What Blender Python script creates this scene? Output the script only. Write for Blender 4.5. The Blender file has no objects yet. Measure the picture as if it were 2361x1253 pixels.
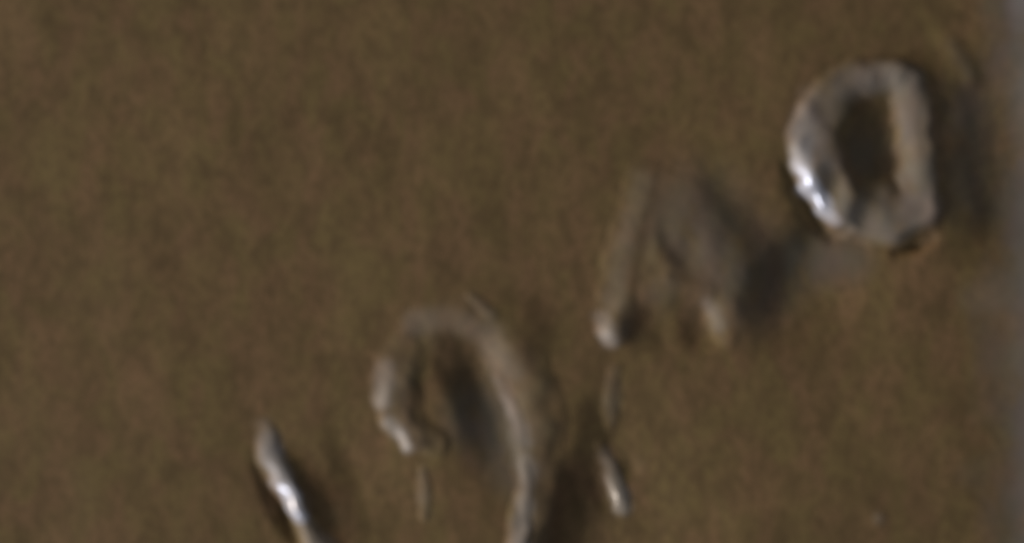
import bpy, math, random
import numpy as np

# ------------------------------------------------------------------ units
S = 0.0001                      # one photograph pixel is 0.1 mm on the panel
CX, CY = 1180.5, 626.5
def P(x, y, z=0.0):
    return ((x - CX) * S, (CY - y) * S, z * S)

sc = bpy.context.scene
# ------------------------------------------------------------------ camera
cam_d = bpy.data.cameras.new('camera')
cam = bpy.data.objects.new('camera', cam_d)
sc.collection.objects.link(cam)
DIST = 0.60
cam.location = (0, 0, DIST)
cam_d.sensor_width = 36
cam_d.lens = 36 * DIST / (2361 * S)
cam_d.clip_start = 0.01
cam_d.clip_end = 50
cam_d.dof.use_dof = True
cam_d.dof.focus_distance = 0.620
cam_d.dof.aperture_fstop = 1.3
sc.camera = cam
# ------------------------------------------------------------------ world
w = bpy.data.worlds.new('World'); sc.world = w; w.use_nodes = True
bg = w.node_tree.nodes['Background']
bg.inputs[0].default_value = (0.80, 0.86, 1.0, 1)
bg.inputs[1].default_value = 0.16
# ------------------------------------------------------------------ lamps
def area(name, az, el, dist, size, power, col, spec=1.0, diff=1.0, tgt=(0, 0, 0)):
    l = bpy.data.lights.new(name, 'AREA'); l.shape = 'DISK'; l.size = size
    l.energy = power; l.color = col; l.specular_factor = spec; l.diffuse_factor = diff
    o = bpy.data.objects.new(name, l); sc.collection.objects.link(o)
    a, e = math.radians(az), math.radians(el)
    from mathutils import Vector
    d = Vector((math.cos(a) * math.cos(e), math.sin(a) * math.cos(e), math.sin(e)))
    o.location = Vector(tgt) + d * dist
    o.rotation_euler = d.to_track_quat('Z', 'Y').to_euler()
    return o
area('key_lamp', 170, 17, 3.0, 1.1, 54, (1.0, 0.90, 0.78))       # low, from the left: long shadows to the right
area('window_light', 213, 18, 2.5, 0.6, 30, (0.86, 0.90, 1.0))   # cool glints on the lower-left bevels
sc.view_settings.view_transform = 'Standard'
sc.view_settings.look = 'None'
sc.view_settings.exposure = 0.07
sc.view_settings.gamma = 1.0
sc.view_settings.use_curve_mapping = False

# ------------------------------------------------------------------ materials
def surface(name, c_red, c_olive, c_dark, rough, bump, spec=0.5, seed=0.0, worn=True):
    """Mottled lacquer; the attributes 'wear' and 'pale' say where it is rubbed grey or has sheen and glints painted in."""
    m = bpy.data.materials.new(name); m.use_nodes = True
    nt = m.node_tree; N = nt.nodes; L = nt.links
    b = N['Principled BSDF']
    b.inputs['Specular IOR Level'].default_value = spec
    tc = N.new('ShaderNodeTexCoord')
    mp = N.new('ShaderNodeMapping')
    mp.inputs['Location'].default_value = (seed, seed * 0.7, 0)
    mp.inputs['Rotation'].default_value = (0, 0, math.radians(38))
    mp.inputs['Scale'].default_value = (1.35, 0.75, 0.6)
    L.new(tc.outputs['Object'], mp.inputs[0])
    def noise(scale, detail, rgh, dist=0.0):
        n = N.new('ShaderNodeTexNoise'); n.inputs['Scale'].default_value = scale
        n.inputs['Detail'].default_value = detail; n.inputs['Roughness'].default_value = rgh
        n.inputs['Distortion'].default_value = dist
        L.new(mp.outputs[0], n.inputs['Vector']); return n.outputs[0]
    def ramp(n, lo, hi, top=1.0):
        r = N.new('ShaderNodeMapRange'); r.interpolation_type = 'SMOOTHSTEP'
        r.inputs[1].default_value = lo; r.inputs[2].default_value = hi
        r.inputs[4].default_value = top
        L.new(n, r.inputs[0]); return r.outputs[0]
    def math_(op, p, q):
        x = N.new('ShaderNodeMath'); x.operation = op
        for k, v in ((0, p), (1, q)):
            if isinstance(v, (int, float)): x.inputs[k].default_value = v
            else: L.new(v, x.inputs[k])
        return x.outputs[0]
    def mix(f, p, q):
        x = N.new('ShaderNodeMix'); x.data_type = 'RGBA'
        L.new(f, x.inputs[0])
        for k, v in ((6, p), (7, q)):
            if isinstance(v, tuple): x.inputs[k].default_value = (*v, 1)
            else: L.new(v, x.inputs[k])
        return x.outputs[2]
    def attr(n):
        x = N.new('ShaderNodeAttribute'); x.attribute_name = n; return x.outputs['Fac']
    hue = mix(ramp(noise(85, 3, 0.6, 0.6), 0.34, 0.66), c_red, c_olive)
    col = mix(ramp(noise(190, 3, 0.6, 0.8), 0.40, 0.72, 0.80), hue, c_dark)
    col = mix(ramp(noise(620, 2, 0.6), 0.42, 0.70, 0.80), col, c_dark)
    col = mix(ramp(noise(28, 2, 0.5), 0.35, 0.7, 0.22), col, c_dark)
    if worn:
        wear_sheen = attr('wear_sheen'); pale = attr('pale'); tan = attr('tan')
        wear_sheen = math_('MULTIPLY', wear_sheen, ramp(noise(120, 3, 0.6), 0.20, 0.55))
        grey = mix(ramp(noise(110, 2, 0.5, 0.4), 0.35, 0.65), GREY_A, GREY_B)
        col = mix(wear_sheen, col, grey)
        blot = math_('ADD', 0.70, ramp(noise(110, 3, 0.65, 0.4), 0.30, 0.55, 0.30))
        col = mix(math_('MULTIPLY', math_('MULTIPLY', attr('stain_shade'), blot), 0.85), col, (0.055, 0.050, 0.026))
        col = mix(math_('MULTIPLY', attr('rust_shade'), 0.75), col, (0.072, 0.036, 0.017))
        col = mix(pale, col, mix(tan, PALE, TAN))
        r = math_('SUBTRACT', rough, math_('MULTIPLY', wear_sheen, 0.12))
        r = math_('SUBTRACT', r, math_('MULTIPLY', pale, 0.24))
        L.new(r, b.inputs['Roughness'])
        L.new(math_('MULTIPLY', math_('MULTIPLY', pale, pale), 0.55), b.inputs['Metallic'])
    else:
        b.inputs['Roughness'].default_value = rough
    L.new(col, b.inputs['Base Color'])
    bp = N.new('ShaderNodeBump'); bp.inputs['Strength'].default_value = bump
    bp.inputs['Distance'].default_value = 0.0012
    L.new(noise(105, 3, 0.6, 0.5), bp.inputs['Height'])
    L.new(bp.outputs[0], b.inputs['Normal'])
    return m
GREY_A = (0.165, 0.125, 0.098); GREY_B = (0.150, 0.130, 0.094)
PALE = (0.80, 0.78, 0.82); TAN = (0.42, 0.35, 0.27)
M_face = surface('worn_brown_lacquer', (0.226, 0.130, 0.060), (0.198, 0.136, 0.050), (0.122, 0.077, 0.031), 0.62, 0.0, 0.24)

# ------------------------------------------------------------------ relief maths (pixel units)
def stroke(X, Y, pts, sharp=1.0):
    """Smooth raised (or sunk) ridge along a polyline of (x, y, radius, height)."""
    best = np.zeros_like(X); sign = 1 if sum(p[3] for p in pts) >= 0 else -1
    if len(pts) == 1: pts = pts * 2
    for (x0, y0, r0, h0), (x1, y1, r1, h1) in zip(pts[:-1], pts[1:]):
        dx, dy = x1 - x0, y1 - y0; q = dx * dx + dy * dy
        t = np.clip(((X - x0) * dx + (Y - y0) * dy) / q, 0, 1) if q > 0 else np.zeros_like(X)
        d = np.hypot(X - x0 - t * dx, Y - y0 - t * dy)
        r = r0 + (r1 - r0) * t; h = abs(h0) + (abs(h1) - abs(h0)) * t
        u = np.clip((1 - d / r) * sharp, 0, 1)
        best = np.maximum(best, h * u * u * (3 - 2 * u))
    return best * sign

def lumps(X, Y, seed, wl, amp):
    rs = np.random.RandomState(seed); z = np.zeros_like(X)
    for k in range(14):
        a = rs.uniform(0, 2 * math.pi); f = 2 * math.pi / (wl * rs.uniform(0.6, 1.7))
        z += np.sin(X * math.cos(a) * f + Y * math.sin(a) * f + rs.uniform(0, 6.28))
    return z * amp / 3.7

# soft moulding of the panel face itself
FACE = [
    # swelling between and around the marks
    ([(1560, 540, 190, 6), (1640, 620, 180, 6)], 1.0),
    ([(1080, 740, 130, 5), (1180, 780, 120, 5)], 1.0),
    # sunk places

    
    ([(1375, 1110, 34, -4), (1395, 1160, 34, -4)], 1.0),
    ([(1455, 1080, 40, -4)], 1.0),
    # faint ridge by the top right corner
    ([(2185, 95, 40, 2), (2215, 140, 42, 3.5), (2240, 178, 38, 3)], 1.0),
    ([(2025, 1195, 26, 2)], 1.0),
    # narrow grooves under the lower-left flanks
    ([(1812, 380, 20, -4), (1834, 435, 30, -8), (1880, 508, 30, -9), (1920, 545, 26, -4)], 1.0),
    ([(590, 1070, 22, -2), (618, 1130, 28, -7), (652, 1195, 30, -13), (682, 1245, 22, -5)], 1.0),
    ([(2070, 582, 20, -4), (2115, 568, 24, -14), (2150, 550, 20, -6)], 1.0),
    
]
PALE_GLINTS = [   # painted glints on the lit flanks, plus rubbed places: strokes (x, y, radius, amount), tan 0..1
    ([(1870, 235, 50, .10), (1850, 310, 48, .30), (1850, 370, 36, .55)], 0.4),
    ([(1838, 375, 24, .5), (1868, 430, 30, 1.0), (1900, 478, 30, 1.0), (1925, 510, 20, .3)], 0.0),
    ([(1890, 245, 70, .08), (1866, 330, 60, .16), (1890, 430, 50, .12)], 0.5),
    ([(1940, 200, 56, .14), (2030, 178, 48, .16), (2095, 185, 50, .12)], 0.6),
    ([(1960, 500, 60, .08), (2060, 515, 66, .10), (2130, 470, 60, .12)], 0.5),
    ([(612, 985, 30, .10), (625, 1040, 40, .34), (645, 1105, 36, .42)], 0.35),
    ([(660, 1130, 30, .8), (678, 1165, 28, 1.0), (692, 1190, 24, 1.0)], 0.0),
    ([(705, 1212, 26, .45), (735, 1262, 46, .6), (770, 1320, 50, .6)], 1.0),
    ([(1388, 735, 30, .25), (1404, 785, 28, .45)], 0.8),
    ([(890, 850, 34, .22), (880, 920, 34, .42)], 0.8),
    ([(900, 975, 26, .5), (940, 1030, 24, .5)], 0.8),
    ([(960, 745, 46, .16), (1030, 735, 46, .10), (1120, 765, 50, .12), (1170, 850, 50, .10)], 0.8),
    ([(1085, 690, 24, .10), (1130, 725, 24, .22)], 1.0),
    ([(1150, 870, 24, .06), (1185, 950, 28, .12), (1212, 1020, 26, .10)], 0.3),
    ([(1218, 1060, 26, .25), (1215, 1130, 26, .3), (1205, 1200, 32, .4), (1195, 1280, 36, .45)], 0.8),
    ([(1395, 1045, 20, .25), (1415, 1095, 22, .5), (1430, 1140, 34, 1.0), (1438, 1172, 28, .9)], 1.0),
    ([(1418, 860, 24, .08), (1410, 930, 28, .16), (1410, 970, 20, .10)], 1.0),
    ([(976, 1080, 16, .10), (980, 1150, 22, .20), (984, 1190, 14, .08)], 1.0),
    ([(1480, 420, 40, .14), (1455, 500, 34, .14), (1425, 640, 34, .12), (1410, 700, 34, .16)], 1.0),
    ([(1632, 700, 22, .12), (1662, 750, 26, .12)], 0.5),
    ([(2098, 190, 50, .08), (2112, 300, 50, .12), (2125, 400, 50, .08)], 0.6),
    ([(2195, 100, 24, .08), (2235, 165, 24, .14)], 1.0),
    ([(2025, 1195, 20, .25)], 1.0),
    ([(2250, 690, 60, .05), (2350, 660, 60, .04)], 0.5),
    ([(2400, -100, 90, .08), (2400, 1400, 90, .05)], 0.1),  # edge sheen painted as a pale strip
    ([(2372, -40, 80, .22), (2366, 50, 60, .10)], 0.0),
]
DROPS = [   # the face steps down to the right: ((y, x, depth) ...), width of the fall, width of the recovery
    (((90, 2140, 0), (200, 2140, 20), (300, 2150, 30), (420, 2165, 36), (500, 2170, 36), (575, 2130, 14), (620, 2110, 0)), 150, 500),
    (((780, 1330, 0), (900, 1325, 9), (1000, 1310, 20), (1080, 1280, 28), (1160, 1255, 34), (1253, 1225, 36), (1400, 1200, 36)), 112, 420),
    (((900, 700, 0), (980, 715, 5), (1060, 740, 10), (1140, 770, 10), (1253, 800, 5), (1330, 820, 0)), 70, 220),
    (((360, 1740, 0), (430, 1780, 8), (500, 1800, 22), (560, 1770, 32), (620, 1710, 36), (700, 1685, 34), (760, 1690, 18), (830, 1680, 0)), 120, 300),
    (((170, 1910, 0), (220, 1915, 18), (300, 1915, 28), (370, 1925, 28), (430, 1940, 16), (500, 1960, 0)), 130, 70),
    (((740, 1000, 0), (800, 995, 22), (860, 995, 30), (920, 1015, 28), (980, 1040, 20), (1040, 1050, 14), (1100, 1050, 0)), 100, 120),
    (((670, 1440, 0), (730, 1440, 12), (780, 1440, 12), (830, 1440, 0)), 80, 70),
    (((670, 1530, 0), (720, 1530, 18), (770, 1540, 18), (820, 1550, 0)), 80, 70),
    (((500, 1490, 0), (550, 1500, 11), (600, 1520, 11), (650, 1540, 0)), 56, 90),
    (((350, 1570, 0), (420, 1590, 6), (480, 1620, 7), (550, 1680, 4), (600, 1710, 0)), 80, 160),
]
def drop(X, Y, pts, w, rec):
    def sm(u):
        u = np.clip(u, 0, 1); return u * u * (3 - 2 * u)
    ys = np.array([p[0] for p in pts]); col = Y[:, 0]
    yy = np.arange(ys[0] - 150, ys[-1] + 150, 4.0)
    k = np.hanning(21); k /= k.sum()
    f = np.convolve(np.interp(yy, ys, [p[1] for p in pts]), k, 'same')
    d = np.convolve(np.interp(yy, ys, [p[2] for p in pts], left=0), k, 'same')
    x0 = np.interp(col, yy[10:-10], f[10:-10])[:, None]; dep = np.interp(col, yy[10:-10], d[10:-10])[:, None]
    u = X + lumps(X, Y, 17, 90, 5) - x0
    return -dep * sm(u / w) * (1 - sm((u - w) / rec))
def face_h(X, Y):
    z = lumps(X, Y, 3, 420, 2.4) + lumps(X, Y, 8, 140, 0.45)
    for pts, s in FACE: z = z + stroke(X, Y, pts, s) * FK
    for pts, w, rec in DROPS: z = z + drop(X, Y, pts, w, rec)
    # the face rises to a low rim on the right
    u = np.clip((X - 2300) / 240, 0, 1); z = z + 4 * u * u * (3 - 2 * u)
    return z

WEARS = [   # greyed places on the flat face
    ([(1600, 520, 210, .7), (1720, 640, 190, .7)], 1.0),
    ([(1850, 600, 110, .8), (1960, 600, 90, .7)], 1.0),
    ([(2000, 350, 110, .7)], 1.0),
    ([(2230, 250, 120, .6), (2240, 450, 110, .5)], 1.0),
    ([(1100, 960, 120, .9), (1200, 1080, 110, .7)], 1.0),
]
STAIN_SHADES = [  # olive patina that also paints shade into the hollows (x, y, radius, amount)
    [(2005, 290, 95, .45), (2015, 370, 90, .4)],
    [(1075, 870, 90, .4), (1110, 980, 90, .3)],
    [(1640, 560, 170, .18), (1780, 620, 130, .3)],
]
RUST_SHADES = [   # red-brown patina, also painting in shade right of the nine and bar
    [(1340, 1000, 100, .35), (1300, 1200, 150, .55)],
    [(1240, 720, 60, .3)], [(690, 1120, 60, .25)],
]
def rubs(X, Y, H=None):
    wear_sheen = np.clip((X - 2230 + lumps(X, Y, 77, 160, 30)) / 180, 0, 0.9)  # greying towards the right edge paints in its sheen
    for pts, k in WEARS: wear_sheen = np.maximum(wear_sheen, stroke(X, Y, pts, k))
    if H is not None: wear_sheen = np.maximum(wear_sheen, np.clip(H / 30, 0, 0.8))
    pale = np.zeros_like(X); tan = np.zeros_like(X)
    for pts, t in PALE_GLINTS:
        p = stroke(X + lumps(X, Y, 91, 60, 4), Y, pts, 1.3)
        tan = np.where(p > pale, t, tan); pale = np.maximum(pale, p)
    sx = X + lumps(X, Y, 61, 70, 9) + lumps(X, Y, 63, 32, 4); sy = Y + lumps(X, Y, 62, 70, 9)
    stain_shade = np.zeros_like(X); rust_shade = np.zeros_like(X)
    for pts in STAIN_SHADES: stain_shade = np.maximum(stain_shade, stroke(sx, sy, [(x, y, r * 1.15, h) for x, y, r, h in pts], 1.0))
    for pts in RUST_SHADES: rust_shade = np.maximum(rust_shade, stroke(sx, sy, [(x, y, r * 1.15, h) for x, y, r, h in pts], 1.0))
    return wear_sheen, pale, tan, stain_shade, rust_shade

def grid_mesh(name, xs, ys, Z, keep, mat, depth, rub):
    """Closed block: relief on top, flat underside 'depth' below the lowest point."""
    ny, nx = Z.shape
    cell = keep[:-1, :-1] | keep[1:, :-1] | keep[:-1, 1:] | keep[1:, 1:]
    used = np.zeros((ny, nx), bool)
    for a in (0, 1):
        for b in (0, 1): used[a:ny - 1 + a, b:nx - 1 + b] |= cell
    idx = -np.ones((ny, nx), int); idx[used] = np.arange(used.sum()); n = int(used.sum())
    XX, YY = np.meshgrid(xs, ys)
    top = np.stack([(XX[used] - CX) * S, (CY - YY[used]) * S, Z[used] * S], 1)
    bot = top.copy(); bot[:, 2] = (Z[used] - depth) * S
    j, i = np.nonzero(cell)
    a, b, c, d = idx[j, i], idx[j, i + 1], idx[j + 1, i + 1], idx[j + 1, i]
    F = [np.stack([a, d, c, b], 1), np.stack([a, b, c, d], 1) + n]
    pad = np.pad(cell, 1)
    sides = []
    for dj, di, p, q in ((-1, 0, a, b), (0, 1, b, c), (1, 0, c, d), (0, -1, d, a)):
        e = ~pad[j + 1 + dj, i + 1 + di]
        sides.append(np.stack([p[e], q[e], q[e] + n, p[e] + n], 1))
    F = np.concatenate(F + sides)
    me = bpy.data.meshes.new(name)
    V = np.concatenate([top, bot])
    me.vertices.add(len(V)); me.vertices.foreach_set('co', V.ravel())
    me.loops.add(F.size); me.loops.foreach_set('vertex_index', F.ravel().astype(np.int32))
    me.polygons.add(len(F))
    me.polygons.foreach_set('loop_start', np.arange(0, F.size, 4, dtype=np.int32))
    me.polygons.foreach_set('loop_total', np.full(len(F), 4, np.int32))
    sm = np.zeros(len(F), bool); sm[:len(j)] = True
    me.polygons.foreach_set('use_smooth', sm)
    me.update(); me.validate()
    for nm, f in zip(('wear_sheen', 'pale', 'tan', 'stain_shade', 'rust_shade'), rub):
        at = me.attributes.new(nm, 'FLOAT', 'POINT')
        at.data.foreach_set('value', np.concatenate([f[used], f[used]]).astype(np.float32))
    me.materials.append(mat)
    o = bpy.data.objects.new(name, me); sc.collection.objects.link(o)
    return o

HK = 1.3      # how far the marks stand out
FK = 1.7      # how deep the face is moulded
def relief(name, strokes, mat, parent, label=None, lift=0.0, step=3.0, rough=0.25, seed=1, wob=4.0, extra_mats=()):
    pts = [p for s in strokes for p in s[0]]
    x0 = min(p[0] - p[2] for p in pts) - 6; x1 = max(p[0] + p[2] for p in pts) + 6
    y0 = min(p[1] - p[2] for p in pts) - 6; y1 = max(p[1] + p[2] for p in pts) + 6
    xs = np.arange(x0, x1, step); ys = np.arange(y0, y1, step)
    X, Y = np.meshgrid(xs, ys)
    # slightly wandering outline
    WX = X + lumps(X, Y, seed, 80, wob); WY = Y + lumps(X, Y, seed + 50, 80, wob)
    H = np.zeros_like(X)
    for s in strokes:
        g = stroke(WX, WY, s[0], s[1]) * HK * (1 + 0.10 * lumps(X, Y, seed + 20, 110, 2.0))
        H = np.maximum(H, g) if g.max() > 0 else np.where(H > 0, np.maximum(H + g, 0), H)
    Z = face_h(X, Y) + H - 0.9 + lumps(X, Y, seed + 9, 34, rough) * np.clip(H / 8, 0, 1)
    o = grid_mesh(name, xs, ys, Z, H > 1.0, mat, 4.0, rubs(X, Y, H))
    o.parent = parent
    if label: o['label'] = label
    return o

# ------------------------------------------------------------------ backdrop (barely seen past the rim)
def box_mesh(name, x0, x1, y0, y1, z0, z1, mat):
    me = bpy.data.meshes.new(name)
    v = [P(x, y, z) for z in (z0, z1) for (x, y) in ((x0, y0), (x1, y0), (x1, y1), (x0, y1))]
    f = [(0, 1, 2, 3), (7, 6, 5, 4), (0, 4, 5, 1), (1, 5, 6, 2), (2, 6, 7, 3), (3, 7, 4, 0)]
    me.from_pydata(v, [], f); me.materials.append(mat); me.update()
    o = bpy.data.objects.new(name, me); sc.collection.objects.link(o); return o
M_ground = surface('grey_lilac_ground', (0.16, 0.145, 0.155), (0.15, 0.15, 0.155), (0.12, 0.11, 0.115), 0.6, 0.2, 0.4, 1.4, False)
g = box_mesh('ground', -4000, 6500, -4000, 5200, -160, -130, M_ground)
g['kind'] = 'structure'

# ------------------------------------------------------------------ the panel
root = bpy.data.objects.new('embossed_panel', None); sc.collection.objects.link(root)
root['label'] = 'mottled dull brown panel embossed with a slanting row of worn pale-edged characters'
root['category'] = 'panel'

xs = np.arange(-240, 2560, 6.0); ys = np.arange(-240, 1500, 6.0)
X, Y = np.meshgrid(xs, ys)
Zf = face_h(X, Y)
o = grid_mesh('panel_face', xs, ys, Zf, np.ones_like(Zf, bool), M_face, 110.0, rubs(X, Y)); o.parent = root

# closed ring at the upper right
relief('raised_letter', [
    ([(1900, 265, 74, 9), (1884, 330, 76, 13), (1898, 405, 74, 17), (1936, 462, 70, 20), (1985, 498, 70, 18),
      (2060, 510, 74, 17), (2116, 475, 70, 18), (2118, 400, 60, 13), (2112, 320, 56, 13), (2108, 240, 56, 13),
      (2090, 188, 58, 15), (2030, 176, 54, 11), (1970, 184, 60, 9), (1925, 220, 68, 9), (1900, 265, 74, 9)], 1.8),
    ([(1990, 480, 80, 17), (2080, 480, 92, 16)], 1.3),
    ], M_face, root, 'closed oval ring letter with a white glint on its lower left rim', seed=11)

# murky two-legged mark in the middle
relief('raised_letter', [
    ([(1488, 395, 56, 2), (1468, 500, 66, 4), (1446, 600, 72, 6), (1432, 690, 68, 9), (1416, 765, 50, 12)], 1.1),
    ([(1500, 640, 140, 4), (1580, 600, 170, 6), (1660, 600, 150, 6)], 1.2),
    ([(1530, 460, 110, 1.5), (1610, 530, 140, 3), (1680, 620, 140, 6), (1700, 690, 90, 6)], 1.2),
    ([(1450, 690, 60, 5), (1540, 655, 66, 9), (1640, 670, 60, 7)], 1.0),
    ([(1650, 720, 44, 3), (1680, 780, 34, 3)], 1.0),
    ], M_face, root, 'murky two-legged letter with a pale left edge', seed=21, wob=4)

# nine-shaped mark left of it, its long tail runs out of the picture
relief('raised_letter', [
    ([(995, 735, 56, 2), (940, 805, 66, 5), (912, 880, 70, 8), (922, 955, 64, 10), (955, 1005, 52, 10), (1005, 1020, 46, 4)], 1.4),
    ([(990, 730, 60, 3), (1060, 725, 66, 2.5), (1130, 770, 74, 3), (1200, 850, 84, 5), (1240, 950, 84, 7),
      (1240, 1050, 76, 7), (1240, 1150, 66, 7), (1230, 1300, 60, 7)], 1.2),
    ([(1140, 830, 30, 2), (1175, 910, 34, 6), (1200, 980, 36, 7), (1214, 1050, 36, 7), (1216, 1120, 38, 8), (1208, 1200, 40, 10), (1196, 1300, 42, 12)], 1.0),
    ], M_face, root, 'nine-shaped letter with a long thin pale tail running off the bottom edge', seed=31, wob=5)

# straight bar at the lower left
relief('raised_letter', [
    ([(600, 975, 36, 1.5), (628, 1050, 42, 9), (662, 1120, 42, 18), (698, 1178, 36, 26), (708, 1215, 28, 16)], 1.15),
    ], M_face, root, 'straight narrow letter, pale with a white tip', seed=41)
relief('letter_foot', [
    ([(702, 1212, 24, 17), (725, 1250, 34, 18), (755, 1310, 44, 18)], 1.5),
    ], M_face, root, 'tan foot below the pale straight letter', seed=45)
# small marks
relief('raised_dash', [([(1388, 1025, 28, 2), (1410, 1090, 32, 5), (1430, 1145, 32, 8), (1438, 1190, 24, 2)], 1.0)],
       M_face, root, 'short bright dash', seed=51)
relief('raised_dash', [([(1420, 850, 26, 2), (1414, 920, 28, 4), (1408, 990, 22, 2)], 1.0)], M_face, root, 'faint dash', seed=52)
relief('raised_dash', [([(974, 1080, 20, 2.5), (976, 1130, 28, 4), (982, 1190, 20, 3)], 1.0)], M_face, root, 'faint upright dash', seed=53)
relief('raised_dash', [([(1082, 685, 20, 2.5), (1110, 710, 28, 3.5), (1142, 735, 26, 3)], 1.0)], M_face, root, 'tiny slanting dash', seed=54)
